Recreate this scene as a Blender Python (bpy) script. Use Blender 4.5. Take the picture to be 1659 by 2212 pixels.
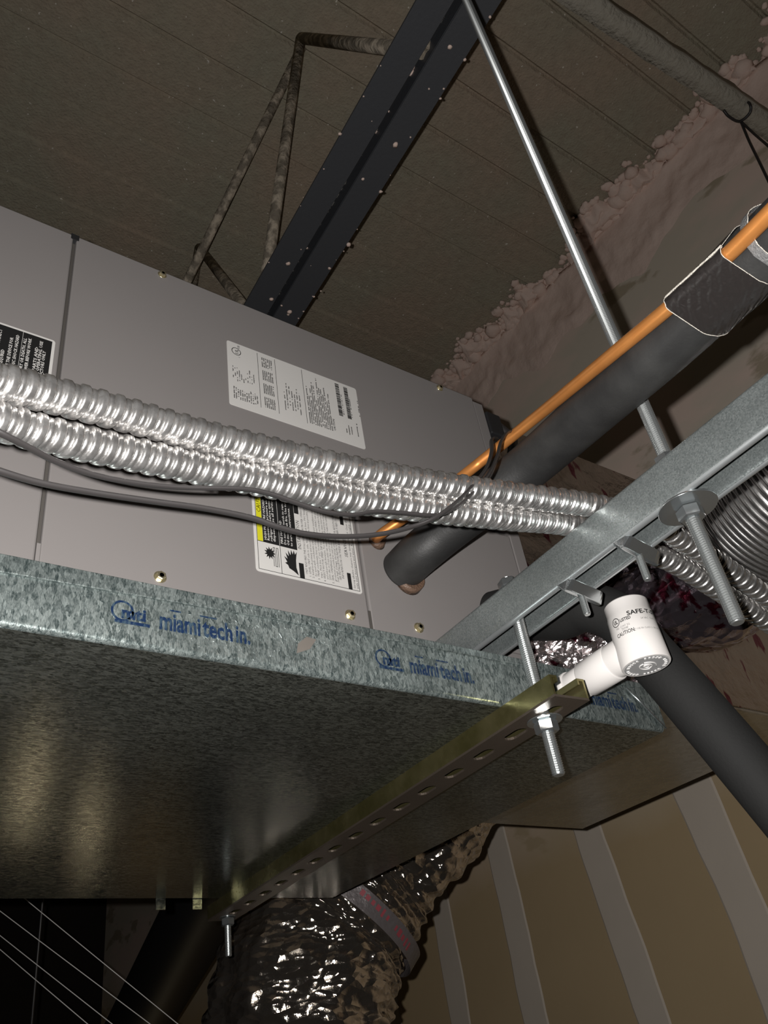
import bpy, bmesh, math, random
from mathutils import Vector, Matrix, noise
random.seed(7)
C = bpy.context.scene.collection
for o in list(bpy.data.objects): bpy.data.objects.remove(o)
PI = math.pi
H = 1.6                      # camera height over the floor; builders below work in metres relative to the camera height
# ---------------------------------------------------------------- camera
F, CX, CY = 1820.8, 829.5, 1106.0
RR = Matrix(((0.8154161, -0.56188101, -0.13923473), (0.23968319, 0.54665124, -0.80232437), (0.52692366, 0.62085598, 0.58042166)))
cam_d = bpy.data.cameras.new('camera'); cam = bpy.data.objects.new('camera', cam_d); C.objects.link(cam)
cam_d.sensor_fit = 'HORIZONTAL'; cam_d.sensor_width = 36; cam_d.lens = F * 36 / 1659; cam_d.clip_start = .02
cr, cu, cb = RR[0], -RR[1], -RR[2]
cam.matrix_world = Matrix(((cr[0], cu[0], cb[0], 0), (cr[1], cu[1], cb[1], 0), (cr[2], cu[2], cb[2], H), (0, 0, 0, 1)))
bpy.context.scene.camera = cam
# ---------------------------------------------------------------- world, lights, exposure
w = bpy.data.worlds.new('world'); bpy.context.scene.world = w; w.use_nodes = True
w.node_tree.nodes['Background'].inputs[0].default_value = (.9, .85, .8, 1)
w.node_tree.nodes['Background'].inputs[1].default_value = 0.012
def lamp(name, loc, energy, radius, col):
    d = bpy.data.lights.new(name, 'POINT'); d.energy = energy; d.shadow_soft_size = radius; d.color = col
    o = bpy.data.objects.new(name, d); C.objects.link(o); o.location = (loc[0], loc[1], loc[2] + H); return o
FL = RR.transposed() @ Vector((-.025, -.012, .0))
fl_ = bpy.data.lights.new('phone_flash', 'SPOT'); fl_.energy = 62; fl_.shadow_soft_size = .004; fl_.color = (1, .97, .94); fl_.spot_size = math.radians(160); fl_.spot_blend = 1
flo = bpy.data.objects.new('phone_flash', fl_); C.objects.link(flo); flo.matrix_world = cam.matrix_world.copy(); flo.location = (FL[0], FL[1], FL[2] + H)   # the phone's flash, beside its lens, facing as it does
lamp('room_bulb', (1.13, 4.44, -1.18), 1.5, .06, (1, .80, .5))       # two bulbs low in the dark room, mirrored in the pan
lamp('room_bulb', (1.81, 5.60, -1.18), 1.3, .05, (1, .80, .5))
vs = bpy.context.scene.view_settings
vs.view_transform = 'Standard'; vs.look = 'None'; vs.gamma = 1; vs.use_curve_mapping = False; vs.exposure = 0.0
# ---------------------------------------------------------------- helpers
def ray(x, y): return RR.transposed() @ Vector(((x - CX) / F, (y - CY) / F, 1))
def P(x, y, d): return ray(x, y) * d
def PY(x, y, Y): r = ray(x, y); return r * (Y / r[1])
def PZ(x, y, z): r = ray(x, y); return r * (z / r[2])
def PX(x, y, X): r = ray(x, y); return r * (X / r[0])
def wloc(o):
    v = Vector((0, 0, 0))
    while o is not None: v += o.location; o = o.parent
    return v
class MB:
    def __init__(s): s.v = []; s.f = []; s.sm = []
    def add(s, v, f, smooth=False):
        n = len(s.v); s.v += [Vector(p) for p in v]; s.f += [tuple(i + n for i in q) for q in f]; s.sm += [smooth] * len(f); return s
    def box(s, a, b):
        x0, y0, z0 = a; x1, y1, z1 = b
        return s.add([(x0,y0,z0),(x1,y0,z0),(x1,y1,z0),(x0,y1,z0),(x0,y0,z1),(x1,y0,z1),(x1,y1,z1),(x0,y1,z1)],
                     [(0,3,2,1),(4,5,6,7),(0,1,5,4),(1,2,6,5),(2,3,7,6),(3,0,4,7)])
    def obox(s, c, ax, ay, az):     # oriented box, half vectors
        c, ax, ay, az = map(Vector, (c, ax, ay, az))
        vs_ = [c + ax*i + ay*j + az*k for k in (-1,1) for (i,j) in ((-1,-1),(1,-1),(1,1),(-1,1))]
        return s.add(vs_, [(0,3,2,1),(4,5,6,7),(0,1,5,4),(1,2,6,5),(2,3,7,6),(3,0,4,7)])
    def sweep(s, pts, prof, closed=True, caps=True, up=(0,0,1), smooth=True):
        """prof: function(i, s_len, T) -> list of 2D points, or a fixed list; swept along pts"""
        pts = [Vector(p) for p in pts]; n = len(pts); rings = []; L = 0; upv = Vector(up); N = None
        for i, p in enumerate(pts):
            T = (pts[min(i+1, n-1)] - pts[max(i-1, 0)]).normalized()
            if N is None:
                N = (upv - T * upv.dot(T))
                if N.length < 1e-3: N = Vector((1,0,0)) - T * T[0]
            else: N = N - T * N.dot(T)
            N.normalize(); B = T.cross(N)
            if i: L += (p - pts[i-1]).length
            pr = prof(i, L) if callable(prof) else prof
            rings.append([p + B*a + N*b for a, b in pr])
        m = len(rings[0]); v = [q for r in rings for q in r]; f = []
        for i in range(n-1):
            for j in range(m if closed else m-1):
                k = (j+1) % m; f.append((i*m+j, i*m+k, (i+1)*m+k, (i+1)*m+j))
        k0 = len(s.v); s.add(v, f, smooth)
        if caps and closed:
            s.f.append(tuple(k0 + j for j in range(m))[::-1]); s.f.append(tuple(k0 + (n-1)*m + j for j in range(m))); s.sm += [False, False]
        return s
    def tube(s, pts, r, seg=16, **k):
        return s.sweep(pts, [(r*math.cos(2*PI*j/seg), r*math.sin(2*PI*j/seg)) for j in range(seg)], **k)
    def lathe(s, o, axis, prof, seg=24, smooth=True, hexa=False, ph=0):
        """prof: list of (t, r) along axis"""
        A = Vector(axis).normalized(); N = Vector((1,0,0)) if abs(A[0]) < .9 else Vector((0,1,0)); N = (N - A*N.dot(A)).normalized(); B = A.cross(N); o = Vector(o)
        v = []; f = []
        for t, r in prof:
            for j in range(seg):
                a = 2*PI*j/seg + ph; v.append(o + A*t + (N*math.cos(a) + B*math.sin(a))*r)
        for i in range(len(prof)-1):
            for j in range(seg):
                k = (j+1) % seg; f.append((i*seg+j, i*seg+k, (i+1)*seg+k, (i+1)*seg+j))
        k0 = len(s.v); s.add(v, f, smooth)
        s.f.append(tuple(k0 + j for j in range(seg))[::-1]); s.f.append(tuple(k0 + (len(prof)-1)*seg + j for j in range(seg))); s.sm += [False, False]
        return s
    def slab(s, poly, n, t):        # planar polygon given a thickness t along n
        poly = [Vector(p) for p in poly]; n = Vector(n).normalized()*t; m = len(poly)
        return s.add(poly + [p + n for p in poly], [tuple(range(m))[::-1], tuple(range(m, 2*m))] + [(i, (i+1) % m, (i+1) % m + m, i + m) for i in range(m)])
    def build(s, name, mat, parent=None, bevel=0, seg=2, fix=True, auto=0):
        me = bpy.data.meshes.new(name); off = Vector((0, 0, H)) - (wloc(parent) if parent else Vector((0,0,0)))
        c = Vector((0,0,0))
        if parent is None:
            lo = Vector([min(p[i] for p in s.v) for i in range(3)]); hi = Vector([max(p[i] for p in s.v) for i in range(3)])
            c = Vector(((lo[0]+hi[0])/2, (lo[1]+hi[1])/2, lo[2] + H))
        me.from_pydata([p + off - c for p in s.v], [], s.f); me.polygons.foreach_set('use_smooth', s.sm)
        if fix or bevel:
            bm = bmesh.new(); bm.from_mesh(me)
            if fix: bmesh.ops.recalc_face_normals(bm, faces=bm.faces)
            if bevel: bmesh.ops.bevel(bm, geom=[e for e in bm.edges if e.calc_face_angle(0) > .5], offset=bevel, segments=seg, profile=.5, affect='EDGES')
            bm.to_mesh(me); bm.free()
        if auto: me.polygons.foreach_set('use_smooth', [True]*len(me.polygons)); me.set_sharp_from_angle(angle=math.radians(auto))
        o = bpy.data.objects.new(name, me); C.objects.link(o); o.location = c
        if parent: o.parent = parent
        for m_ in (mat if isinstance(mat, (list, tuple)) else [mat]): me.materials.append(m_)
        return o
def tag(o, label, cat, group=None):
    o['label'] = label; o['category'] = cat
    if group: o['group'] = group
    return o
def thing(name, loc, label, cat, group=None):
    o = bpy.data.objects.new(name, None); C.objects.link(o); o.location = (loc[0], loc[1], loc[2] + H); o.empty_display_size = .05
    return tag(o, label, cat, group)
def struct(o): o['kind'] = 'structure'; return o
def smooth_path(pts, n=12):         # Catmull-Rom
    pts = [Vector(p) for p in pts]; q = [pts[0]*2 - pts[1]] + pts + [pts[-1]*2 - pts[-2]]; out = []
    for i in range(1, len(q)-2):
        for k in range(n):
            t = k/n; a, b, c, d = q[i-1:i+3]
            out.append(.5*((2*b) + (c-a)*t + (2*a-5*b+4*c-d)*t*t + (3*b-a-3*c+d)*t**3))
    return out + [pts[-1]]
def resample(pts, step):
    out = [pts[0]]; acc = 0
    for a, b in zip(pts, pts[1:]):
        L = (b-a).length; t = step - acc
        while t <= L: out.append(a + (b-a)*(t/L)); t += step
        acc = (acc + L) % step if L else acc
    return out
# ---------------------------------------------------------------- materials
class NT:
    def __init__(s, name):
        m = bpy.data.materials.new(name); m.use_nodes = True; s.m = m; s.t = m.node_tree; s.b = s.t.nodes['Principled BSDF']
        s.co = s.t.nodes.new('ShaderNodeTexCoord').outputs['Object']
    def n(s, typ, **kw):
        nd = s.t.nodes.new('ShaderNode' + typ)
        for k, v in kw.items():
            if k.startswith('i_'):
                key = k[2:]; nd.inputs[int(key) if key.isdigit() else key.replace('_', ' ')].default_value = v
            else: setattr(nd, k, v)
        return nd
    def l(s, a, b): s.t.links.new(a, b)
    def mp(s, scale=(1,1,1), rot=(0,0,0)):
        m = s.n('Mapping'); m.inputs['Scale'].default_value = scale; m.inputs['Rotation'].default_value = rot; s.l(s.co, m.inputs[0]); return m.outputs[0]
    def noise(s, sc, det=4, vec=None, rough=.55):
        n = s.n('TexNoise', i_Scale=sc, i_Detail=det, i_Roughness=rough); s.l(vec or s.co, n.inputs['Vector']); return n.outputs['Fac']
    def vor(s, sc, vec=None, out='Color', feat='F1'):
        n = s.n('TexVoronoi', i_Scale=sc, feature=feat); s.l(vec or s.co, n.inputs['Vector']); return n.outputs[out]
    def ramp(s, fac, stops):
        r = s.n('ValToRGB'); s.l(fac, r.inputs[0]); e = r.color_ramp.elements
        while len(e) < len(stops): e.new(.5)
        for i, (p, c) in enumerate(stops):
            e[i].position = p; e[i].color = (c, c, c, 1) if isinstance(c, (int, float)) else (*c, 1)
        return r.outputs[0]
    def mix(s, fac, a, b, mode='MIX'):
        m = s.n('Mix', data_type='RGBA', blend_type=mode)
        for inp, v in ((m.inputs[0], fac), (m.inputs[6], a), (m.inputs[7], b)):
            if isinstance(v, (int, float)): inp.default_value = v if inp == m.inputs[0] else (v, v, v, 1)
            elif isinstance(v, tuple): inp.default_value = (*v, 1)
            else: s.l(v, inp)
        return m.outputs[2]
    def bump(s, h, strength=.3, dist=.002):
        b = s.n('Bump', i_Strength=strength, i_Distance=dist); s.l(h, b.inputs['Height']); s.l(b.outputs[0], s.b.inputs['Normal'])
    def set(s, base=None, rough=None, metal=None, spec=None, **kw):
        for key, v in (('Base Color', base), ('Roughness', rough), ('Metallic', metal), ('Specular IOR Level', spec)):
            if v is None: continue
            if isinstance(v, (int, float)): s.b.inputs[key].default_value = v
            elif isinstance(v, tuple): s.b.inputs[key].default_value = (*v, 1)
            else: s.l(v, s.b.inputs[key])
        return s
def plain(name, base, rough=.5, metal=0., spec=.5, bump=None, var=0):
    t = NT(name); 
    c = base
    if var: c = t.mix(t.noise(9, 5), tuple(x*(1-var) for x in base), tuple(min(1, x*(1+var)) for x in base))
    t.set(c, rough, metal, spec)
    if bump: t.bump(t.noise(bump[0], 4), bump[1], bump[2])
    return t.m
def galv(name, lo, hi, rlo, rhi, metal, sc=260, stretch=(1,1,.35), bstr=.15, big=6, gr=.55):
    t = NT(name); v = t.mp(stretch)
    cell = t.vor(sc, v); sp = t.n('SeparateColor'); t.l(cell, sp.inputs[0])
    n1 = t.noise(big, 3); nf = t.noise(sc*2.2, 3, v)
    a = t.mix(gr, sp.outputs[0], nf); a = t.ramp(a, [(.3, 0.), (.7, 1.)])
    col = t.mix(a, lo, hi); col = t.mix(t.ramp(n1, [(.35, 0.), (.7, .45)]), col, tuple(x*.62 for x in lo))
    t.set(col, t.mix(sp.outputs[1], (rlo,)*3, (rhi,)*3), metal)
    t.bump(t.mix(.5, sp.outputs[2], nf), bstr, .0006); return t.m
M = {}
M['unit'] = plain('enamel_grey_beige', (.165, .154, .150), .42, 0, .45, (500, .06, .0003), .03)
M['unit_dark'] = plain('dark_seam_gasket', (.05, .045, .04), .7)  # dark strips filling the joints between the panels
M['strut'] = galv('galvanised_strut', (.19, .215, .215), (.32, .35, .35), .26, .42, .74, 900, (1,1,1), .12, 18, .6)
M['pan_side'] = galv('galvanised_pan_side', (.045, .062, .062), (.30, .34, .33), .24, .42, .60, 520, (1,1,.36), .55, 9, .72)
M['pan_bottom'] = galv('galvanised_pan_bottom', (.05, .053, .045), (.36, .38, .34), .10, .26, .88, 400, (.6,1.5,1), .25, 5, .7)
M['duct_metal'] = galv('duct_sheet_metal', (.42, .41, .37), (.50, .49, .45), .22, .30, .93, 120, (1,1,1), .05)
t = NT('yellow_zinc'); t.set(t.mix(t.ramp(t.noise(28, 4), [(.35, 0.), (.65, 1.)]), (.20, .18, .07), (.33, .29, .14)), t.mix(t.noise(160, 4), (.16,)*3, (.34,)*3), .92); t.bump(t.noise(700, 3), .12, .0005); M['gold'] = t.m
M['zinc'] = plain('bright_zinc', (.5, .53, .54), .18, .93, .5, (900, .05, .0003))
M['thread'] = plain('zinc_thread', (.46, .48, .48), .28, .9)
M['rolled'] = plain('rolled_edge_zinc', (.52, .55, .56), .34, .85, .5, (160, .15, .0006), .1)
M['brass'] = plain('yellow_zinc_screw', (.62, .55, .36), .28, .9)
t = NT('conduit_aluminium'); t.set(t.mix(t.ramp(t.noise(120, 5), [(.4, 0.), (.62, 1.)]), (.46, .45, .44), (.68, .67, .66)), t.mix(t.noise(60, 4), (.2,)*3, (.34,)*3), .92); t.bump(t.noise(260, 4), .16, .001); M['conduit'] = t.m
M['conduit_dull'] = M['conduit']
M['alu'] = plain('duct_aluminium', (.60, .59, .58), .2, .97, .5, (200, .1, .001))
t = NT('pipe_insulation'); t.set(t.mix(t.ramp(t.noise(14, 6), [(.45, 0.), (.75, 1.)]), (.014, .014, .014), (.030, .030, .029)), .52, 0, .5); t.bump(t.noise(420, 5), .25, .0008); M['foam'] = t.m
t = NT('copper'); t.set(t.mix(t.noise(40, 4), (.62, .225, .055), (.75, .33, .10)), t.mix(t.noise(60, 4), (.25,)*3, (.45,)*3), .72); t.bump(t.noise(300, 3), .05, .0005); M['copper'] = t.m
M['foam_dark'] = plain('matte_pipe_insulation', (.010, .010, .0098), .8, 0, .25, (300, .3, .001))  # darker and more matte than the suction line's insulation
t = NT('cloth_tape'); wv = t.n('TexWave', i_Scale=70., i_Distortion=5., i_Detail=3.); t.l(t.mp((1,1,1), (0,.5,.8)), wv.inputs[0]); t.set((.014, .012, .0115), .33, 0, .6); t.bump(wv.outputs['Fac'], .5, .0012); M['tape'] = t.m
M['lint'] = plain('adhesive_lint', (.46, .43, .38), .9, 0, .2, (900, 1, .002))
M['cable'] = plain('cable_jacket', (.022, .02, .02), .42, 0, .6)
M['black'] = plain('matte_black', (.012, .012, .013), .5)
M['pvc'] = plain('white_pvc', (.52, .50, .485), .33, 0, .5)
M['pvc_grey'] = plain('grey_cap', (.27, .27, .27), .5)
M['pvc_emb'] = plain('raised_white', (.54, .53, .52), .4)
M['primer'] = plain('red_primer', (.62, .25, .24), .5)
M['ink'] = plain('black_ink', (.008, .008, .008), .6, 0, .3)
M['ink_grey'] = plain('grey_ink', (.09, .088, .085), .6)
t = NT('blue_ink'); t.set(t.mix(t.ramp(t.noise(420, 3, t.mp((1, 1, .4))), [(.46, 0.), (.62, 1.)]), (.006, .018, .055), (.035, .06, .085)), .4, .35); M['blueink'] = t.m
M['label'] = plain('label_paper', (.44, .43, .415), .38)
M['yellow'] = plain('yellow_print', (.44, .42, .015), .4)
M['sealant'] = plain('brown_sealant', (.10, .06, .04), .5, 0, .5, (300, .6, .003))
M['steel'] = plain('primed_steel', (.05, .053, .06), .5, 0, .5, (90, .3, .002))
t = NT('speckled_steel'); sp = t.ramp(t.noise(55, 3), [(.58, 0.), (.64, 1.)]); t.set(t.mix(sp, (.022, .022, .022), (.45, .42, .38)), .7); M['steel_speck'] = t.m
t = NT('sprayed_deck')
n1 = t.noise(2.2, 5); n2 = t.noise(34, 4); n3 = t.noise(58, 2)
c = t.mix(t.ramp(n1, [(.38, 0.), (.62, 1.)]), (.42, .335, .255), (.365, .34, .26)); c = t.mix(t.ramp(n2, [(.3, .5), (.7, 0.)]), c, (.28, .235, .18))
c = t.mix(t.ramp(n3, [(.70, 0.), (.74, .8)]), c, (.8, .76, .68)); t.set(c, .95, 0, .1); t.bump(t.mix(.5, n2, t.noise(120, 3)), .8, .012); M['deck'] = t.m
t = NT('sprayed_brace'); t.set(t.mix(t.noise(40, 4), (.34, .315, .26), (.45, .42, .36)), .95, 0, .1); t.bump(t.noise(60, 4), .8, .01); M['brace'] = t.m
t = NT('sprayed_web'); t.set(t.mix(t.ramp(t.noise(30, 4), [(.45, 0.), (.6, 1.)]), (.22, .19, .15), (.5, .43, .34)), .95, 0, .1); t.bump(t.noise(60, 4), .8, .01); M['web'] = t.m
t = NT('spray_foam'); t.set(t.mix(t.noise(8, 4), (.68, .52, .45), (.80, .64, .56)), .9, 0, .2); t.bump(t.noise(30, 4), .5, .01); M['spray'] = t.m
t = NT('drywall')
sx = t.n('SeparateXYZ'); t.l(t.co, sx.inputs[0])
paper = t.mix(t.noise(3, 5), (.47, .355, .21), (.54, .41, .245))
up = t.mix(t.ramp(t.noise(1.6, 4, t.mp((1, 1, 2.2), (.9, 0, 0))), [(.42, 0.), (.56, 1.)]), (.80, .645, .555), (.68, .61, .51))
up = t.mix(t.ramp(t.noise(2.6, 5, t.mp((1, 1, 2), (.7, 0, 0))), [(.60, 0.), (.64, .8)]), up, (.40, .335, .235))
hm = t.n('MapRange', i_1=2.35, i_2=2.75); nz = t.n('Math', operation='MULTIPLY_ADD', i_1=.35, i_2=0.); t.l(t.noise(2, 3), nz.inputs[0]); t.l(sx.outputs[2], nz.inputs[2]); t.l(nz.outputs[0], hm.inputs[0])
MW = t
t.set(t.mix(hm.outputs[0], paper, up), .85, 0, .2); t.bump(t.noise(25, 4), .12, .004); M['wall'] = t.m
t = NT('joint_compound'); t.set(t.mix(t.noise(6, 4), (.60, .53, .45), (.68, .60, .51)), .8, 0, .2); t.bump(t.noise(18, 3), .15, .004); M['mud'] = t.m
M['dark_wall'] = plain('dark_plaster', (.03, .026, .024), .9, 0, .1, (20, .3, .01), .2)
M['floor'] = plain('concrete_floor', (.16, .15, .13), .8, 0, .2, (12, .2, .01), .15)
def foil(name, red, rough=.14, base=(.72, .70, .68), bs=.9, sc=26, streak=.5, facet=0):
    t = NT(name); a = t.noise(sc, 6, None, .62); b = t.noise(sc*.35, 3, t.mp((1, 1, 2.5), (.3, .5, 0)))
    c = base
    if red:
        m1 = t.ramp(t.noise(46, 3, t.mp((1, 1, .28), (0, .3, 0))), [(.55, 0.), (.60, 1.)]); wv = t.n('TexWave', i_Scale=3.2, i_Distortion=1.2); t.l(t.mp((1,1,1), (0, .9, 0)), wv.inputs[0])
        mm = t.mix(t.ramp(wv.outputs['Fac'], [(.62, 0.), (.72, 1.)]), 0., m1); c = t.mix(mm, base, (.17, .025, .05))
    h = t.mix(streak, a, b)
    if facet: h = t.mix(.6, h, t.vor(facet, t.mp((1, 1, 2.2), (.2, .1, 0)), 'Distance'))
    t.set(c, rough, .97); t.bump(h, bs, .02); return t.m
M['foil'] = foil('crinkled_foil', False, .085, (.60, .53, .46), .55, 30, .5, 34)
M['foil_print'] = foil('printed_foil', True, .22, (.42, .36, .31), .4, 14)
M['foil_skirt'] = foil('printed_foil_loose', True, .2, (.72, .66, .66), .8, 30)
M['foil_band'] = plain('collar_tape', (.13, .115, .115), .35, .4, .5, (60, .4, .006))
M['red'] = plain('faded_red_print', (.20, .035, .045), .5)
# ---------------------------------------------------------------- text helper
def text_mesh(mb, body, origin, right, up, size, width=None, bold=0, res=2, wrap=None):
    cu_ = bpy.data.curves.new('t', 'FONT'); cu_.body = body; cu_.size = size; cu_.resolution_u = res; cu_.offset = bold
    o = bpy.data.objects.new('t', cu_); me = o.to_mesh()
    vs_ = [v.co.copy() for v in me.vertices]; fs = [tuple(p.vertices) for p in me.polygons]; o.to_mesh_clear(); bpy.data.objects.remove(o); bpy.data.curves.remove(cu_)
    if not vs_: return
    wd = max(v[0] for v in vs_); sx_ = width/wd if width else 1
    origin, right, up = Vector(origin), Vector(right), Vector(up)
    if wrap: mb.add([wrap(v[0]*sx_, v[1]) for v in vs_], fs)
    else: mb.add([origin + right*(v[0]*sx_) + up*v[1] for v in vs_], fs)
# ================================================================ THE ROOM
XW, ZD = 2.2, 2.7
# ceiling: sprayed metal deck, flutes running along x
mb = MB(); prof = []; y = -2.6; k = 0
while y < 6.4:
    prof += [(y, ZD), (y+.152, ZD), (y+.158, ZD+.010), (y+.164, ZD+.010)]; y += .171
v = []; f = []
xs = [-3.2 + i*(XW+3.25)/6 for i in range(7)]
for x in xs:
    for (yy, zz) in prof: v.append((x, yy, zz))
n = len(prof)
for i in range(6):
    for j in range(n-1): f.append((i*n+j, i*n+j+1, (i+1)*n+j+1, (i+1)*n+j))
mb.add(v, f); mb.box((-3.2, -2.6, ZD+.05), (XW+.1, 6.4, ZD+.12)); struct(mb.build('ceiling', M['deck'], fix=False))
wall_right = struct(MB().box((XW, -2.6, -H), (XW+.12, 6.4, ZD+.1)).build('wall_right', M['wall']))
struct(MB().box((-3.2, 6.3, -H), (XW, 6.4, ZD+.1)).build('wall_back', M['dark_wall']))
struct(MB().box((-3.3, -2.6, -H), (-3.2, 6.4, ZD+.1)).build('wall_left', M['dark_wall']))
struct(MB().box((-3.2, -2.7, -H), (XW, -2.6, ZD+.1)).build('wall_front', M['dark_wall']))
struct(MB().box((-3.3, -2.7, -H-.1), (XW+.12, 6.4, -H)).build('floor', M['floor']))
# joint compound over the screw rows, each strip a piece of the wall with wavy edges
def wall_strip(yc, wd, zlo, zhi, seed, lean=0):
    a, b = [], []
    N = 60
    for i in range(N+1):
        z = zlo + (zhi-zlo)*i/N
        e1 = noise.noise(Vector((z*2.2, seed, 0)))*.018 + noise.noise(Vector((z*9, seed, 3)))*.005; e2 = noise.noise(Vector((z*2.2, seed+9, 5)))*.018 + noise.noise(Vector((z*9, seed+4, 7)))*.005
        yc_ = yc + lean*(z - .5)
        a.append((XW-.0005, yc_-wd/2+e1, z)); b.append((XW-.0005, yc_+wd/2+e2, z))
    mb = MB(); v = []; f = []
    for p, q in zip(a, b): v += [p, (p[0]-.003, p[1]+.006, p[2]), (q[0]-.003, q[1]-.006, q[2]), q]
    for i in range(N):
        for j in range(3): f.append((i*4+j, i*4+j+1, i*4+j+5, i*4+j+4))
    mb.add(v, f, False); o = mb.build('compound_strip', M['mud'], wall_right, fix=False); return o
for i, (yc, wd) in enumerate([(-.6, .1), (-.19, .1), (.22, .1), (.63, .1), (1.02, .12), (1.44, .125), (1.855, .115), (2.285, .115), (2.66, .11), (3.07, .11), (3.48, .11), (3.9, .1)]):
    wall_strip(yc, wd, -H, 1.15 + .25*noise.noise(Vector((i*3.3, 0, 0))), i*7.7, .085 if i in (4, 5, 6) else .03)
# spray foam lapping from the deck on to the wall
mb = MB(); NY, NT_ = 620, 30; v = []; f = []
for i in range(NY+1):
    yy = -1.4 + 5.4*i/NY
    yy0 = yy
    nb = noise.fractal(Vector((yy*4.5, 1.7, 0)), 1.0, 2.0, 5); nc = noise.fractal(Vector((yy*16, 8.1, 0)), .8, 2.0, 4)
    wdk = max(.015, .10 + .10*nb + .05*nc); hw = .24 + .15*noise.fractal(Vector((yy*2.0, 5.5, 0)), 1, 2, 4)
    for j in range(NT_+1):
        tt = j/NT_; lump = noise.fractal(Vector((yy*9, tt*7, 2)), .9, 2, 4)
        if tt < .5:
            s_ = tt*2; th = (.012 + .028*max(0, lump+.6)) * min(1, s_*5+.0) ; x = XW - wdk*(1-s_); z = ZD - th - .015*s_ - .001
        else:
            s_ = (tt-.5)*2; th = (.006 + .012*max(0, lump+.6)) * min(1, (1-s_)*5); x = XW - th - .03*(1-s_)**3; z = ZD - .03*(1-s_) - s_*hw
        v.append((min(x, XW-.0002), yy, min(z, ZD-.0002)))
for i in range(NY):
    for j in range(NT_): a = i*(NT_+1)+j; f.append((a, a+1, a+NT_+2, a+NT_+1))
mb.add(v, f, True)
rf = random.Random(21); yy = -1.4
def puff(c_, r, fl):
    bm = bmesh.new(); bmesh.ops.create_icosphere(bm, subdivisions=2, radius=1); sd = rf.random()*50
    vv = [Vector((p.co[0]*r, p.co[1]*r, p.co[2]*r*fl)) * (1 + .35*noise.noise(p.co*1.6 + Vector((sd, 0, 0))) + .2*noise.noise(p.co*4 + Vector((sd, 3, 0)))) + c_ for p in bm.verts]
    vv = [Vector((min(p[0], XW-.0003), p[1], min(p[2], ZD-.0003))) for p in vv]
    mb.add(vv, [tuple(q.index for q in p.verts) for p in bm.faces], True); bm.free()
while yy < 3.6:
    nb = noise.fractal(Vector((yy*4.5, 1.7, 0)), 1.0, 2.0, 5); nc = noise.fractal(Vector((yy*16, 8.1, 0)), .8, 2.0, 4); wdk = max(.015, .10 + .10*nb + .05*nc)
    for _ in range(6): r = rf.uniform(.006, .030)*rf.uniform(.4, 1); puff(Vector((XW - wdk + rf.uniform(-.03, .05), yy + rf.uniform(-.02, .02), ZD - .006)), r, .55)
    puff(Vector((XW - rf.uniform(0, wdk), yy, ZD - .02)), rf.uniform(.015, .04), .7)
    yy += .022
o = mb.build('spray_foam', M['spray'], wall_right, fix=False); o['label'] = 'lumpy pinkish brown spray foam along the top of the wall'
# ---------------------------------------------------------------- open web joist
jd = Vector((math.sin(math.radians(3.3)), math.cos(math.radians(3.3)), 0)); jn = Vector((jd[1], -jd[0], 0))
j0 = Vector((.700, .46, 1.80))
joist = thing('steel_joist', (.78, 1.3, 1.8), 'dark grey open web steel joist with spray flecks, crossing under the deck', 'joist')
def along(c, off, s_, z): q = c + jn*off + jd*s_; q[2] = z; return q
for off0, off1, vside in ((0, .068, .066), (.088, .156, .090)):
    mb = MB(); mb.obox(along(j0, (off0+off1)/2, 1.3, 1.803), jn*((off1-off0)/2), jd*3.2, (0, 0, .003))
    mb.obox(along(j0, vside, 1.3, 1.835), jn*.003, jd*3.2, (0, 0, .032)); mb.build('chord_angle', M['steel'], joist)
mb = MB(); mb.obox(along(j0, .078, 1.3, 1.845), jn*.008, jd*3.2, (0,0,.004)); mb.build('filler_bar', M['steel_speck'], joist)
for off0 in ():
    mb = MB(); mb.obox(along(j0, off0+.03, 1.3, 2.66), jn*.034, jd*3.2, (0,0,.004)); mb.obox(along(j0, .06+ (.03 if off0 > 0 else -.03), 1.3, 2.63), jn*.003, jd*3.2, (0,0,.03)); mb.build('top_chord_angle', M['brace'], joist)
for k_ in range(-2, 6):
    yb = .54 + .84*k_
    for (ya, yb2) in ((yb, yb+.42), (yb+.84, yb+.42)):
        a_ = j0 + jn*.078 + jd*(ya-.46); a_[2] = 1.83; b_ = j0 + jn*.078 + jd*(yb2-.46); b_[2] = 2.705
        mb = MB(); mb.tube([a_, b_], .017, 10); mb.build('web_bar', M['web'], joist)
mb = MB(); mb.box((0,0,0), (0,0,0)); mb = MB()
rng = random.Random(3)
for k_ in range(260):                        # flecks of spray clinging to the chord edges
    s_ = rng.uniform(-.6, 2.6); off = rng.choice([0, .001, .156, .156, .078, .078, .08, .075, .084, .05, .1, .12]); r = rng.uniform(.0018, .006)
    off += rng.gauss(0, .004); r *= rng.choice([.5, .8, 1, 1.4]); c_ = along(j0, off, s_ + rng.gauss(0, .05), 1.8 - .0005 if not .066 < off < .088 else 1.839)
    bm = bmesh.new(); bmesh.ops.create_icosphere(bm, subdivisions=1, radius=1)
    mb.add([c_ + Vector((p.co[0]*r, p.co[1]*r, p.co[2]*r*.4))*(1+.6*noise.noise(p.co*2+Vector((k_, 0, 0)))) for p in bm.verts], [tuple(q.index for q in p.verts) for p in bm.faces], True); bm.free()
o = mb.build('spray_flecks', M['spray'], joist, fix=False); o['kind'] = 'stuff'
# slim brace left of the joist
a_, b_ = PZ(616, 175, 2.62), PZ(405, 605, 2.2); d_ = (b_-a_)
br = tag(MB().tube([a_ - d_*.17, b_ + d_*.25], .015, 8).build('round_brace', M['web']), 'thin dark round brace running down behind the unit, left of the joist', 'brace')
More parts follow.
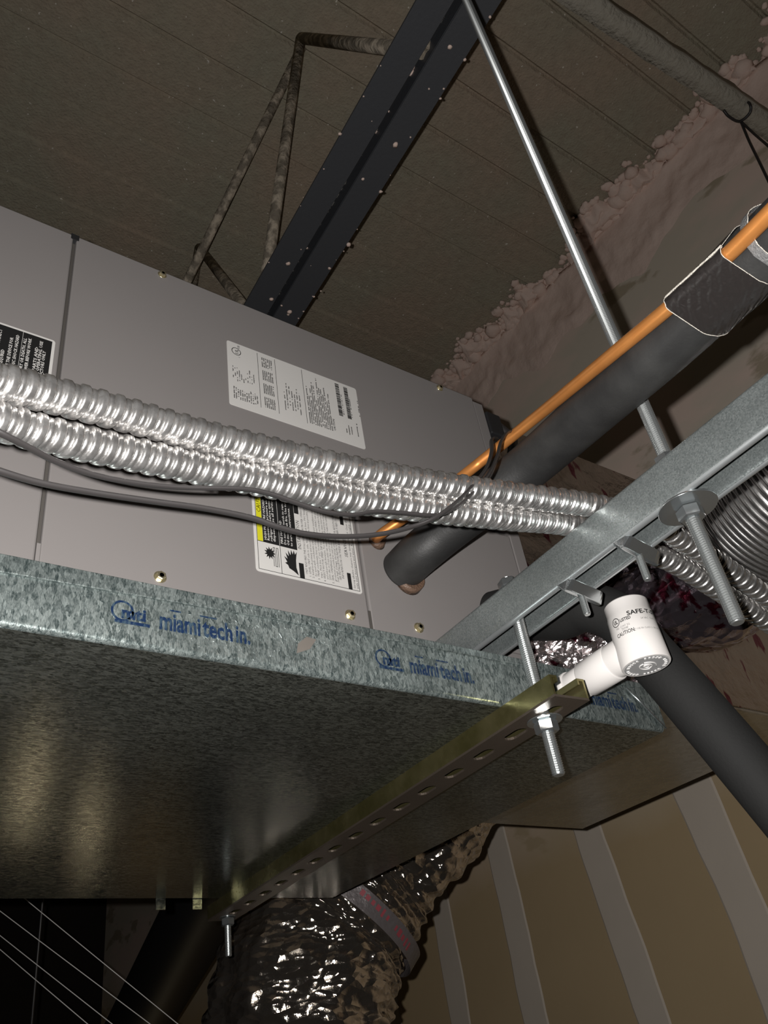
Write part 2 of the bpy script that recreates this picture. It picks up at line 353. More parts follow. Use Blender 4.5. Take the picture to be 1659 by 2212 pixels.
# sprayed bridging angle at upper right
brid = thing('bridging_angle', (1.75, .33, 2.39), 'sprayed grey beige angle bar between the joist and the right wall, wire looped on it', 'angle bar')
mb = MB(); pa, pb = Vector((.84, .398, 2.40)), Vector((XW-.001, .312, 2.40)); nseg = 60; v = []; f = []
for i in range(nseg+1):
    p = pa.lerp(pb, i/nseg)
    def jt(s_): return noise.noise(Vector((p[0]*14, s_, 0)))*.006
    v += [p + Vector((0, -.032+jt(1), jt(2)*.5)), p + Vector((0, .032+jt(3), jt(4)*.5)), p + Vector((0, .032+jt(5), .012)), p + Vector((0, -.020, .012)), p + Vector((0, -.020, .07)), p + Vector((0, -.032+jt(6), .07))]
for i in range(nseg):
    for j in range(6): k_ = (j+1) % 6; f.append((i*6+j, i*6+k_, (i+1)*6+k_, (i+1)*6+j))
f += [tuple(range(6)), tuple(nseg*6+j for j in range(6))[::-1]]
mb.add(v, f, True); mb.build('angle_bar', M['brace'], brid)
tw = smooth_path([PZ(1563, 238, 2.385), PZ(1575, 252, 2.372), PZ(1597, 262, 2.37), PZ(1619, 245, 2.375), PZ(1620, 225, 2.39), PZ(1600, 209, 2.44)], 8)
tag(MB().tube(tw, .0045, 8).build('tie_wire', M['cable']), 'short dark wire twisted round the sprayed angle bar', 'wire')
for n_, pts, lb in ((0, [(1600, 262, 2.375), (1630, 290, 2.3), (1662, 318, 2.2), (1730, 380, 2.1)], 'dark wire trailing from the twisted tie to the right edge, the flatter of the two'),
                    (1, [(1600, 262, 2.375), (1618, 305, 2.3), (1640, 350, 2.2), (1664, 400, 2.1)], 'dark wire hanging steeply from the twisted tie beside the foam')):
    tag(MB().tube(smooth_path([PZ(*q) for q in pts], 8), .004, 8).build('loose_wire', M['cable']), lb, 'wire')
# ================================================================ AIR HANDLER
YU = .62
unit = thing('air_handler', (.15, .9, .411), 'large grey beige horizontal air handler cabinet sitting on the strut above the drain pan', 'air handler')
MB().box((-.62, YU+.012, .412), (.745, 1.15, .853)).build('cabinet', M['unit'], unit, .003)
def panel(poly, name='access_panel', t=.010):
    MB().slab([(x, YU+.0117, z) for x, z in poly], (0, -1, 0), t+.0017).build(name, M['unit'], unit, .0018)
panel([(-.62, .412), (.1418, .412), (.1418, .857), (-.62, .857)])
panel([(.1455, .412), (.4815, .412), (.4815, .605), (.7365, .605), (.7365, .857), (.1455, .857)])
panel([(.4845, .412), (.735, .412), (.735, .602), (.4845, .602)], 'connection_panel', .0095)
MB().box((.1418, YU+.006, .415), (.1455, YU+.0118, .85)).build('seam_gasket', M['unit_dark'], unit)
MB().box((.1420, YU-.0008, .412), (.1453, YU+.006, .432)).build('panel_clip', M['unit'], unit)
MB().box((.482, YU+.001, .414), (.4855, YU+.011, .437)).build('seam_gasket', M['unit_dark'], unit)
MB().box((.738, YU+.002, .412), (.757, YU+.016, .853)).build('corner_flange', M['unit'], unit, .001)
MB().box((.139, YU-.0005, .849), (.148, YU+.01, .858)).build('panel_notch', M['black'], unit)
def screw(x, z, par, s_=1.0):
    mb = MB(); mb.lathe((x, YU+.001, z), (0, -1, 0), [(0, .0062*s_), (.0012*s_, .0062*s_), (.0016*s_, .0056*s_)], 20)
    mb.lathe((x, YU+.001, z), (0, -1, 0), [(.0012*s_, .0046*s_), (.0048*s_, .0045*s_), (.0052*s_, .0038*s_)], 6, smooth=False, ph=random.random())
    mb.lathe((x, YU+.001, z), (0, -1, 0), [(.0052*s_, .0022*s_), (.0052*s_, .0020*s_)], 12)
    mb.build('screw', M['brass'], par)
for x, z in ((.247, .850), (.672, .849), (.251, .424), (.457, .426), (.547, .428)): screw(x, z, unit, .9 if z > .8 else 1)
# mounting flange with holes at the right lower corner
MB().box((.60, YU-.012, .4135), (.757, YU-.0105, .432)).build('mounting_flange', M['unit'], unit)
for hx in (.680, .703, .728): MB().lathe((hx, YU-.0121, .4235), (0,-1,0), [(0, .0048), (.0003, .0048)], 16).build('flange_hole', M['black'], unit)
# ----- labels
R_, U_ = Vector((0, 0, 1)), Vector((-1, 0, 0))      # the labels' text reads upwards
def label_board(x0, x1, z0, z1, r=.004, name='label_sheet'):
    pts = []
    for cx_, cz_, a0 in ((x1-r, z1-r, 0), (x0+r, z1-r, 90), (x0+r, z0+r, 180), (x1-r, z0+r, 270)):
        for k_ in range(5): a = math.radians(a0 + k_*22.5); pts.append((cx_+r*math.cos(a), YU-.0001, cz_+r*math.sin(a)))
    return MB().slab(pts, (0, -1, 0), .0005)
def rect(mb, x0, x1, z0, z1, lift=.0003): mb.box((x0, YU-.0006-lift, z0), (x1, YU-.0005, z1))
def frame_rect(mb, x0, x1, z0, z1, w_=.0004, lift=.0003):
    rect(mb, x0, x1, z0, z0+w_, lift); rect(mb, x0, x1, z1-w_, z1, lift); rect(mb, x0, x0+w_, z0, z1, lift); rect(mb, x1-w_, x1, z0, z1, lift)
def vt(mb, s_, x, z, size, width=None, bold=0, lift=.0004): text_mesh(mb, s_, (x, YU-.0005-lift, z), R_, U_, size, width, bold, 1)
# 1: warning and installation label, lower
l2 = label_board(.3495, .4765, .4545, .605).build('warning_label', M['label'], unit); l2['label'] = 'white label with yellow caution bar, black warning block and installation text'
mb = MB(); rect(mb, .3535, .3595, .492, .603); mb.build('caution_bar', M['yellow'], l2)
mb = MB(); rect(mb, .3598, .3786, .492, .603); rect(mb, .3792, .3995, .492, .603); mb.build('warning_block', M['ink'], l2)
mb = MB(); frame_rect(mb, .3528, .4735, .4575, .6035, .0004)
rect(mb, .3788, .3792, .4575, .492); rect(mb, .3528, .3996, .4916, .4921)
rect(mb, .4000, .4055, .540, .603); rect(mb, .4000, .4055, .4575, .476); rect(mb, .4595, .4640, .542, .603); rect(mb, .4595, .4640, .4575, .478)
vt(mb, 'CAUTION', .3588, .528, .0068, .032)
tri = [(.3540, .5165), (.3588, .5165-.003), (.3588, .5165+.003)]; mb.slab([(x, YU-.0008, z) for x, z in tri], (0,-1,0), .0001)
# explosion pictogram with coil
pts = []
for k_ in range(22):
    a = 2*PI*k_/22; rr = .0078 if k_ % 2 == 0 else .0043; pts.append((.3665 + rr*.85*math.cos(a), YU-.0008, .4795 + rr*math.sin(a)))
mb.slab(pts, (0,-1,0), .0001)
for k_ in range(4):
    xq = .3705 + k_*.0019; rect(mb, xq, xq+.0004, .4645, .4875)
for k_ in range(3):
    zq = .4872 if k_ % 2 == 0 else .4645; rect(mb, .3705+k_*.0019, .3728+k_*.0019, zq, zq+.0005)
# flame pictogram
fl = [(.3985, .4600), (.3965, .4690), (.3968, .4780), (.3985, .4890), (.3962, .4850), (.3950, .4900), (.3935, .4845), (.3918, .4900), (.3908, .4830), (.3880, .4885), (.3885, .4810), (.3850, .4850), (.3868, .4775), (.3830, .4800), (.3862, .4735), (.3835, .4720), (.3868, .4700), (.3880, .4665), (.3930, .4640)]
mb.slab([(x, YU-.0008, z) for x, z in fl], (0,-1,0), .0001)
lines = [('INSTALLATION', .4048, .4935, .0060, .037, 0), ('UNIT REQUIRES THE FOLLOWING FOR PROPER OPERATION', .4098, .4640, .0036, .090, 0),
 ('1. LEVEL UNIT side to side, front to back lines. PVC fittings should', .4137, .4615, .0034, .100, 0), ('2. Install both primary and secondary drain lines as possible. Use 4 1/2"', .4172, .4610, .0034, .102, 0),
 ('be used with condensate pan.', .4205, .4640, .0034, .046, 0), ('3. TRAP condensate lines as close to unit per installation instructions', .4240, .4605, .0034, .103, 0),
 ('traps. Pitch line 1" per 10 running feet over HVAC run per ton, of', .4275, .4635, .0034, .098, 0), ('4. SELECT MOTOR SPEED TAP from charts on low plate below of', .4312, .4600, .0034, .094, 0),
 ('and unit per-safe literature. Too much air can cause internal moisture. Use', .4347, .4635, .0034, .102, 0), ('2000 cfm on 5 ton units can cause blow off and low voltage entries.', .4380, .4635, .0034, .098, 0),
 ('5. SEAL OPENINGS in fan coil to prevent air leaks for additional', .4415, .4600, .0034, .094, 0), ('grommets provided to seal suction, liquid', .4447, .4635, .0034, .062, 0),
 ('Seal high voltage electrical entries.', .4478, .4630, .0034, .056, 0), ('SEE INSTALLATION INSTRUCTIONS FOR ADDITIONAL', .4513, .4665, .0037, .086, 0), ('INFORMATION ON THESE AND OTHER SUBJECTS.', .4550, .4690, .0037, .080, 0),
 ('SERVICE', .4637, .4985, .0056, .024, 0), ('Strong alkaline cleaners may damage the coil. Clean the coil', .4684, .4600, .0034, .098, 0), ('with mild detergent and water. Rinse thoroughly.', .4722, .4600, .0034, .086, 0)]
for s_, x, z, sz, wd, b_ in lines: vt(mb, s_, x, z, sz, wd, b_)
mb.build('black_print', M['ink'], l2, fix=False)
mb = MB()
for s_, x, z, wd in (('HIGH PRESSURE HAZARD', .3638, .4945, .052), ('Remove all pressure and recover', .3672, .4945, .074), ('refrigerant before system repair or final', .3706, .4945, .088), ('disposal. Use all service ports.', .3740, .4945, .070),
                    ('FIRE HAZARD', .3828, .4945, .030), ('Do not use torch to remove components.', .3866, .4945, .090), ('Oil may catch fire. Use tubing cutter. Refer', .3904, .4945, .092), ('to service instructions.', .3942, .4945, .050)):
    vt(mb, s_, x, z, .0038, wd, .00006, .0006)
mb.build('white_print', M['label'], l2, fix=False)
# 2: rating label, upper
l1 = label_board(.3285, .5140, .6720, .7770, .003).build('rating_label', M['label'], unit); l1['label'] = 'white rating label with fine print, ruled tables and two barcodes'
mb = MB()
def ring(mb, x, z, r, w_, y=YU-.0009):
    v = []; f = []
    for k_ in range(28):
        a = 2*PI*k_/28; v += [(x+r*math.cos(a), y, z+r*math.sin(a)), (x+(r-w_)*math.cos(a), y, z+(r-w_)*math.sin(a))]
    for k_ in range(28): a = 2*k_; b = (2*k_+2) % 56; f.append((a, b, b+1, a+1))
    mb.add(v, f)
ring(mb, .3405, .7625, .0062, .0009); vt(mb, 'UL', .3432, .7583, .0062, .0082, .0001); vt(mb, 'US', .3452, .7690, .004, .005, .0001); vt(mb, 'c', .3450, .7530, .004)
vt(mb, 'CAUTION', .4718, .6865, .0042, .019, .0001)
rg = random.Random(5)
for xb in (.4805, .4935):
    z = .7165
    while z < .7715: w_ = rg.choice([.0004, .0008, .0012]); rect(mb, xb, xb+.0058, z, z+w_); z += w_ + rg.choice([.0005, .0009])
for xq in (.3690, .3930, .4312): rect(mb, xq-.0002, xq+.0002, .683, .774)
mb.build('black_print', M['ink'], l1, fix=False)
mb = MB()                                            # print too fine to read: rows of tiny unreadable marks
def fine(x, z0, z1, h_=.0016, dens=.75):
    z = z0
    while z < z1:
        w_ = rg.uniform(.0006, .0022)
        if rg.random() < dens: rect(mb, x, x+h_*rg.uniform(.6, 1), z, min(z+w_, z1))
        z += w_ + .0004
for k_ in range(12): fine(.3345 + k_*.0027, .684, .700 + rg.uniform(-.002, .003)); 
for k_ in range(11): fine(.3345 + k_*.0027, .712 + rg.uniform(0, .008), .728 + rg.uniform(-.002, .01), .0014, .6)
for b_ in range(4):
    for k_ in range(6): fine(.3745 + k_*.0025, .686 + b_*.0222, .7025 + b_*.0222, .0016, .9)
for k_ in range(7): fine(.4020 + k_*.0035, .693 + (k_ % 3)*.004, .72 + rg.uniform(0, .02), .0015, .7)
for k_ in range(13): fine(.4350 + k_*.0026, .685, .735 + rg.uniform(-.01, .035), .0016, .85)
for k_ in range(3): fine(.4875 + k_*.0125, .720, .755, .0013, .6)
for x, z0, z1 in ((.488, .690, .702), (.492, .688, .704), (.496, .690, .703), (.505, .690, .712)): fine(x, z0, z1, .0016)
mb.build('fine_print', M['ink_grey'], l1, fix=False)
# 3: black warning label at the left edge
l3 = label_board(.030, .1365, .560, .6775, .003).build('warning_label', M['label'], unit); l3['label'] = 'white bordered black label at the left edge, partly behind the conduits'
mb = MB(); rect(mb, .032, .1335, .5625, .6748); mb.build('warning_block', M['ink'], l3)
mb = MB(); rect(mb, .1055, .1058, .563, .6745, .0006)
for x, s_, z0, wd in ((.0865, 'MORE THAN ONE DISCONNECT', .600, .068), (.0915, 'SWITCH MAY BE REQUIRED', .590, .052), (.0975, 'TO DE-ENERGIZE THE DEVICE FOR', .590, .072), (.1025, 'SERVICING. ELECTRIC SHOCK HAZARD', .590, .078), (.1095, 'CAN CAUSE INJURY OR DEATH. ALL', .588, .079), (.1140, 'DISCONNECT POWER BEFORE WORK', .588, .081), (.1180, 'ON THIS UNIT', .588, .040), (.1212, 'REPLACE ALL PARTS AND', .588, .072), (.1248, 'PANELS BEFORE OPERATING. USE', .588, .082), (.1285, 'COPPER CONDUCTORS ONLY', .588, .070), (.1318, 'FOR SUPPLY', .590, .038)):
    vt(mb, s_, x, z0, .0042, wd, .0001, .0006)
mb.build('white_print', M['label'], l3, fix=False)
# black fitting and insulated stub at the cabinet's right edge
jb = thing('cable_fitting', (.775, .63, .79), 'small black cable fitting at the upper right edge of the air handler', 'fitting')
MB().box((.7575, .618, .795), (.785, .655, .838)).build('fitting_box', M['black'], jb, .002)
MB().tube(smooth_path([(.783, .63, .832), (.80, .62, .80), (.785, .612, .77), (.775, .612, .745)], 8), .007, 12).build('lead_sleeve', M['cable'], jb)
# ================================================================ DRAIN PAN
ZP, YP0, YP1, XP0, XP1, ZR = .294, .520, 1.205, -.72, .778, .346
pan = thing('drain_pan', (.1, .86, ZP), 'shallow galvanised sheet metal drain pan with blue printed rim under the air handler', 'drain pan')
def arc(cy, cz, r, a0, a1, n=6): return [(cy + r*math.cos(math.radians(a0+(a1-a0)*i/n)), cz + r*math.sin(math.radians(a0+(a1-a0)*i/n))) for i in range(n+1)]
r_ = .0045
outer = [(YP0, ZR)] + arc(YP0+r_, ZP+r_, r_, 180, 270) + arc(YP1-r_, ZP+r_, r_, 270, 360) + [(YP1, ZR)]
inner = [(YP0+.001, ZR)] + arc(YP0+r_, ZP+r_, r_-.001, 180, 270) + arc(YP1-r_, ZP+r_, r_-.001, 270, 360) + [(YP1-.001, ZR)]
loop = outer + inner[::-1]; nl = len(loop); xs = [XP0, XP1]
mb = MB(); v = [(x, y, z) for x in xs for (y, z) in loop]; no = len(outer)
f = [(j, (j+1) % nl, (j+1) % nl + nl, j + nl) for j in range(nl)]
mb.add(v, f, True)
# material split: rim faces use the side metal, the flat base the bottom metal
o = mb.build('pan_sheet', [M['pan_side'], M['pan_bottom']], pan, auto=25)
for p in o.data.polygons:
    if abs(p.normal[2]) > .9 and p.area > .1: p.material_index = 1
for x0, x1 in ((XP0, XP0+.001), (XP1-.001, XP1)): MB().box((x0, YP0+.001, ZP+.002), (x1, YP1-.001, ZR)).build('pan_end', M['pan_side'], pan)
MB().slab([(XP0, YP0-.0022, ZR+.0008), (XP0, YP0-.0022, .3315), (.10, YP0-.0022, .3322), (.33, YP0-.0020, .3375), (.45, YP0-.002, .3395), (XP1, YP0-.0018, .3400), (XP1, YP0-.0018, ZR+.0008)], (0, 1, 0), .0036).build('rim_hem', M['pan_side'], pan, .0006)
MB().tube([(XP1-.001, YP0-.0034, ZP+.002), (XP1-.047, YP0-.0034, ZR-.010)], .0009, 8).build('fold_highlight', M['zinc'], pan)  # bright bar added along the corner fold to give its highlight
MB().slab([(XP1, YP0-.0030, ZP+.0015), (XP1-.047, YP0-.0030, ZR-.010), (XP1-.012, YP0-.0030, ZR-.003), (XP1, YP0-.0030, ZR-.003)], (0, 1, 0), .0018).build('corner_fold', M['pan_side'], pan, .0005)
yt = YP0 - .0009
def stamp(x0, zc):
    mb = MB()
    ring_v = []; 
    v = []; f = []
    for k_ in range(28):
        a = 2*PI*k_/28
        for rx, rz in ((.0085, .0085), (.0068, .0068)): v.append((x0+.0095+rx*math.cos(a), yt, zc+.0015+rz*math.sin(a)))
    for k_ in range(28): a = 2*k_; b = (2*k_+2) % 56; f.append((a, b, b+1, a+1))
    mb.add(v, f); text_mesh(mb, 'mti', (x0+.0085, yt, zc-.004), (1,0,0), (0,0,1), .0135, .0185, .0005)
    mb.box((x0+.004, yt-.0001, zc-.0085), (x0+.030, yt, zc-.006))
    text_mesh(mb, 'miami', (x0+.037, yt, zc-.0075), (1,0,0), (0,0,1), .021, .0325, .0006); text_mesh(mb, 'tech', (x0+.0715, yt, zc-.0075), (1,0,0), (0,0,1), .021, .0245, .0006); text_mesh(mb, 'in.', (x0+.0985, yt, zc-.0075), (1,0,0), (0,0,1), .021, .0125, .0006)
    mb.box((x0+.045, yt-.0001, zc+.0085), (x0+.054, yt, zc+.0098)); mb.box((x0+.069, yt-.0001, zc+.0085), (x0+.083, yt, zc+.0098)); mb.build('blue_print', M['blueink'], pan, fix=False)
for x0 in (-.285, -.056, .173, .402, .631): stamp(x0, .3185)
MB().slab([(.325, yt, .310), (.338, yt, .316), (.345, yt, .326), (.336, yt, .327), (.327, yt, .319)], (0, -1, 0), .0001).build('rust_stain', plain('rust', (.20, .18, .16), .42, .55, .5, None, .25), pan)
# ================================================================ STRUTS
def strut_profile(wd, h, lip, down, t_=.0024, r=.0016, flip=1):
    # closed polygon in (b, n) coords around the channel, opening towards -flip
    hw = wd/2; cl = [(-hw+lip, down), (-hw+lip, .0), (-hw, .0), (-hw, h), (hw, h), (hw, .0), (hw-lip, .0), (hw-lip, down)]
    def offset(pl, d):
        out = []
        for i, p in enumerate(pl):
            p = Vector(p); ns = []
            if i > 0: e = (p - Vector(pl[i-1])).normalized(); ns.append(Vector((-e[1], e[0])))
            if i < len(pl)-1: e = (Vector(pl[i+1]) - p).normalized(); ns.append(Vector((-e[1], e[0])))
            n_ = sum(ns, Vector((0, 0)))
            n_ = n_ / n_.length_squared if len(ns) == 2 else ns[0]
            if len(ns) == 2: n_ = n_ * (2 if False else 1); n_ = (ns[0] + ns[1]) / (1 + ns[0].dot(ns[1]))
            out.append(tuple(p + n_*d))
        return out
    def rnd(pl, rr):
        out = [pl[0]]
        for i in range(1, len(pl)-1):
            a, b, c = Vector(pl[i-1]), Vector(pl[i]), Vector(pl[i+1]); d1 = min(rr, (a-b).length*.499); d2 = min(rr, (c-b).length*.499)
            s1 = b + (a-b).normalized()*d1; s2 = b + (c-b).normalized()*d2
            for k_ in range(7): t = k_/6; out.append(tuple((1-t)**2*s1 + 2*t*(1-t)*b + t*t*s2))
        return out + [pl[-1]]
    A_ = rnd(offset(cl, 0), .0042); B_ = rnd(offset(cl, -t_), .0022)
    return [(a, b*flip) for a, b in A_ + B_[::-1]]
S0, S1 = Vector((.5515, -.30, .370)), Vector((.5840, .66, .370))       # upper strut, channel mouth down
S1 = Vector((.5840, 1.12, .370)); S0 = Vector((.5630 - .042*(.20+.35), -.35, .370)); S1 = Vector((.5630 + .042*(1.12-.20), 1.12, .370))
us = thing('strut_channel', ((S0[0]+S1[0])/2, .38, .370), 'galvanised strut channel, open side down, running from upper right to under the air handler', 'strut channel')
MB().sweep([S0.lerp(S1, i/8) for i in range(9)], strut_profile(.0413, .0413, .0080, .0075), smooth=True).build('channel', M['strut'], us, auto=28)
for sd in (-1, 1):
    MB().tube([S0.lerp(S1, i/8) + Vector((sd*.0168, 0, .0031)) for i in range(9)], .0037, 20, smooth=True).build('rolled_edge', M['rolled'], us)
def sx_at(Y): return S0[0] + (S1[0]-S0[0])*(Y-S0[1])/(S1[1]-S0[1])
# lower strut: yellow zinc, shallow, slotted back facing down
L0, L1 = Vector((.5605, .453, .294)), Vector((.6085, 1.247, .294)); ld = (L1-L0).normalized(); ln = Vector((ld[1], -ld[0], 0))
ls = thing('slotted_strut', ((L0[0]+L1[0])/2, .85, .2734), 'yellow zinc plated slotted strut carrying the drain pan, running to the lower left', 'strut channel')
pr = [(-.0206, 0), (-.0182, 0), (-.0120, 0), (-.0120, -.006), (-.0140, -.006), (-.0140, -.0022), (-.0184, -.0022), (-.0184, -.0184), (-.0206, -.0184)]
for q_ in (pr, [(-a, b) for a, b in pr]): MB().sweep([L0, L1], q_, smooth=False).build('side_wall', M['gold'], ls)
mb = MB()
# slotted back plate via a 2D curve with holes
cu_ = bpy.data.curves.new('plate', 'CURVE'); cu_.dimensions = '2D'; cu_.fill_mode = 'BOTH'; cu_.extrude = .0011
Ls = (L1-L0).length
def spl(pts):
    s_ = cu_.splines.new('POLY'); s_.points.add(len(pts)-1)
    for q, (a, b) in zip(s_.points, pts): q.co = (a, b, 0, 1)
    s_.use_cyclic_u = True
spl([(0, -.0206), (Ls, -.0206), (Ls, .0206), (0, .0206)]); yy = .030
while yy < Ls-.02:
    pts = []
    for k_ in range(8): a = math.radians(-90 + 180*k_/7); pts.append((yy + .0072 + .0070*math.cos(a), .0070*math.sin(a)))
    for k_ in range(8): a = math.radians(90 + 180*k_/7); pts.append((yy - .0072 + .0070*math.cos(a), .0070*math.sin(a)))
    spl(pts); yy += .0508
co_ = bpy.data.objects.new('plate', cu_); me = co_.to_mesh()
pz = L0[2] - .0195
mb.add([L0 + ld*v_.co[0] + ln*v_.co[1] + Vector((0, 0, v_.co[2] + pz - L0[2])) for v_ in me.vertices], [tuple(p.vertices) for p in me.polygons]); co_.to_mesh_clear(); bpy.data.objects.remove(co_)
mb.build('slotted_back', plain('tarnished_zinc', (.095, .076, .06), .42, .7, .5, (500, .35, .0008), .35), ls)
# ================================================================ THREADED RODS
def rod_mesh(x, y, z0, z1, r=.00635, pitch=.0021, seg=14, coarse=None):
    mb = MB(); n_ = int((z1-z0)/pitch*4); v = []; f = []
    for i in range(n_+1):
        for j in range(seg):
            ph = (i/4 - j/seg) % 1; rr = r - .0014*abs(2*ph-1); a = 2*PI*j/seg
            v.append((x+rr*math.cos(a), y+rr*math.sin(a), z0+(z1-z0)*i/n_))
    for i in range(n_):
        for j in range(seg): k_ = (j+1) % seg; f.append((i*seg+j, i*seg+k_, (i+1)*seg+k_, (i+1)*seg+j))
    mb.add(v, f, False); mb.lathe((x, y, z0-.0012), (0,0,1), [(0, r*.72), (.0014, r*.9)], seg)
    return mb
def nut(x, y, z, par, h_=.011, rr=.0110, name='hex_nut', ph=.2):
    MB().lathe((x, y, z), (0,0,1), [(0, rr*.86), (.0012, rr), (h_-.0012, rr), (h_, rr*.86)], 6, smooth=False, ph=ph).build(name, M['zinc'], par)
R1 = (.5650, .2865)
rod1 = thing('threaded_rod', (*R1, .262), 'long zinc threaded rod hanging from the deck through the upper strut, large washer beneath', 'threaded rod')
rod_mesh(*R1, .262, ZD+.01).build('rod', M['thread'], rod1)
MB().lathe((*R1, .3675), (0,0,1), [(0, .0245), (.0018, .0245)], 40).build('fender_washer', M['zinc'], rod1, .0004)
nut(*R1, .3560, rod1); nut(*R1, .4115, rod1, ph=.5)
R2 = (.5690, .4980)
rod2 = thing('threaded_rod', (*R2, .223), 'short zinc threaded rod joining the two struts, hex nut under the yellow strut', 'threaded rod')
rod_mesh(*R2, .223, .4245).build('rod', M['thread'], rod2)
MB().lathe((*R2, .2716), (0,0,1), [(0, .0165), (.0016, .0165)], 36).build('washer', M['zinc'], rod2, .0004)
nut(*R2, .2606, rod2); nut(*R2, .4135, rod2, .009)
R3 = (.6070, 1.222)
rod3 = thing('threaded_rod', (*R3, .222), 'zinc threaded rod below the far left end of the yellow strut', 'threaded rod')
rod_mesh(*R3, .222, .40, .0052).build('rod', M['thread'], rod3); MB().lathe((*R3, .2722), (0,0,1), [(0, .012), (.0013, .012)], 24).build('washer', M['zinc'], rod3); nut(*R3, .2612, rod3, .010, .0100)
# conduit strut clamps with bolts
for Yc, zend, lb in ((.349, .338, 'bright bent steel clamp under the strut, nearer the large washer'), (.4215, .344, 'bright bent steel clamp under the strut, beside the white switch')):
    xc = sx_at(Yc) + .003; tl = math.radians(8)
    ck = thing('strut_clamp', (xc, Yc, zend), lb, 'clamp')
    ex = Vector((math.cos(tl), math.sin(tl), 0)); ey = Vector((-math.sin(tl), math.cos(tl), 0))
    mb = MB(); v = []; f = []; NL = 14
    pr_ = [(-.0095, .0058), (-.0080, .0058), (-.0012, -.0008), (.0012, -.0008), (.0080, .0058), (.0095, .0058), (.0022, -.0028), (-.0022, -.0028)]
    for i in range(NL+1):
        s_ = -.028 + .056*i/NL; q = 1 - .35*max(0, (abs(s_)-.020)/.008)**2
        for a, b in pr_: v.append(Vector((xc + .001, Yc, .3638)) + ex*s_ + ey*(a*q) + Vector((0,0,b)))
    for i in range(NL):
        for j in range(8): k_ = (j+1) % 8; f.append((i*8+j, i*8+k_, (i+1)*8+k_, (i+1)*8+j))
    f += [tuple(range(8)), tuple(NL*8+j for j in range(8))]
    mb.add(v, f); mb.build('clamp_plate', M['zinc'], ck, .0006)
    rod_mesh(xc, Yc, zend, .3700, .0037, .0013, 12).build('bolt', M['thread'], ck)
# ================================================================ CORRUGATED CONDUITS
def conduit(pts, label, r=.0116, pitch=.0117, ph0=0.):
    path = resample(smooth_path(pts, 16), pitch/16); seg = 32
    def prof(i, L):
        out = []
        for j in range(seg):
            ph = (i/16 + ph0 - j/seg) % 1
            if ph < .62: q = min(1, math.sin(PI*ph/.62)*1.55)**.6; rr = r*(.76 + .23*q + .01*math.sin(PI*ph/.62))
            else: q = math.sin(PI*(ph-.62)/.38)**.7; rr = r*(.76 + .135*min(1, q*1.3))
            rr *= 1 + .004*noise.noise(Vector((i*.21, j*.9, ph0*9))); a = 2*PI*j/seg; out.append((rr*math.cos(a), rr*math.sin(a)))
        return out
    return tag(MB().sweep(path, prof, up=(0, 1, .3)).build('flexible_conduit', M['conduit'], fix=False), label, 'conduit', None)
zc = .411 + .0118
up_pts = [P(-160, 780, .435), P(0, 825, .470), P(135, 859, .502), P(287, 900, .537), P(422, 937, .566), P(540, 966, .592), P(754, 1014, .640), P(923, 1043, .682), P(1100, 1068, .722)]
conduit(up_pts + [PZ(1290, 1094, zc), Vector((.640, .362, zc)), PZ(1470, 1166, zc-.001), PZ(1560, 1222, .415), PZ(1659, 1292, .400), PZ(1760, 1370, .385)],
        'upper of two silver corrugated conduits crossing in front of the air handler', ph0=.2)
lo_pts = [P(-160, 866, .435), P(0, 911, .470), P(145, 950, .503), P(287, 981, .536), P(422, 1010, .566), P(540, 1034, .592), P(754, 1076, .640), P(923, 1100, .686), P(1090, 1118, .730)]
conduit(lo_pts + [PZ(1245, 1136, zc), Vector((.645, .404, zc)), PZ(1440, 1208, zc-.001), PZ(1540, 1268, .410), PZ(1659, 1345, .393), PZ(1760, 1415, .378)],
        'lower of two silver corrugated conduits crossing in front of the air handler', ph0=.65)
# ================================================================ THIN CABLES
def cable(pts, lb, r=.0018):
    return tag(MB().sweep(smooth_path([P(*q) for q in pts], 10), [(r*1.35*math.cos(2*PI*j/12), r*.8*math.sin(2*PI*j/12)) for j in range(12)]).build('black_cable', M['cable']), lb, 'cable')
cable([(-60, 905, .445), (0, 935, .452), (60, 965, .467), (120, 996, .485), (200, 1025, .505), (290, 1043, .525), (390, 1053, .545), (520, 1056, .568), (580, 1066, .580), (640, 1086, .592), (700, 1105, .604), (760, 1112, .618), (810, 1105, .630), (870, 1108, .642), (930, 1113, .655), (970, 1105, .668), (1015, 1070, .690), (1055, 1025, .730), (1074, 985, .775), (1082, 955, .82), (1095, 935, .855), (1112, 931, .875)],
      'black cable running along the underside of the lower conduit, then up over the copper line')
cable([(-60, 995, .46), (0, 1018, .47), (90, 1044, .488), (200, 1064, .51), (330, 1083, .535), (440, 1098, .556), (540, 1118, .575), (600, 1138, .586), (660, 1153, .598), (740, 1159, .614), (820, 1154, .630), (890, 1138, .645), (940, 1118, .652), (985, 1085, .668), (1020, 1050, .695), (1050, 1012, .74), (1062, 975, .80), (1062, 950, .86), (1075, 952, 1.0), (1068, 975, 1.08)],
      'lower black cable sagging across the air handler below the conduits', .0020)
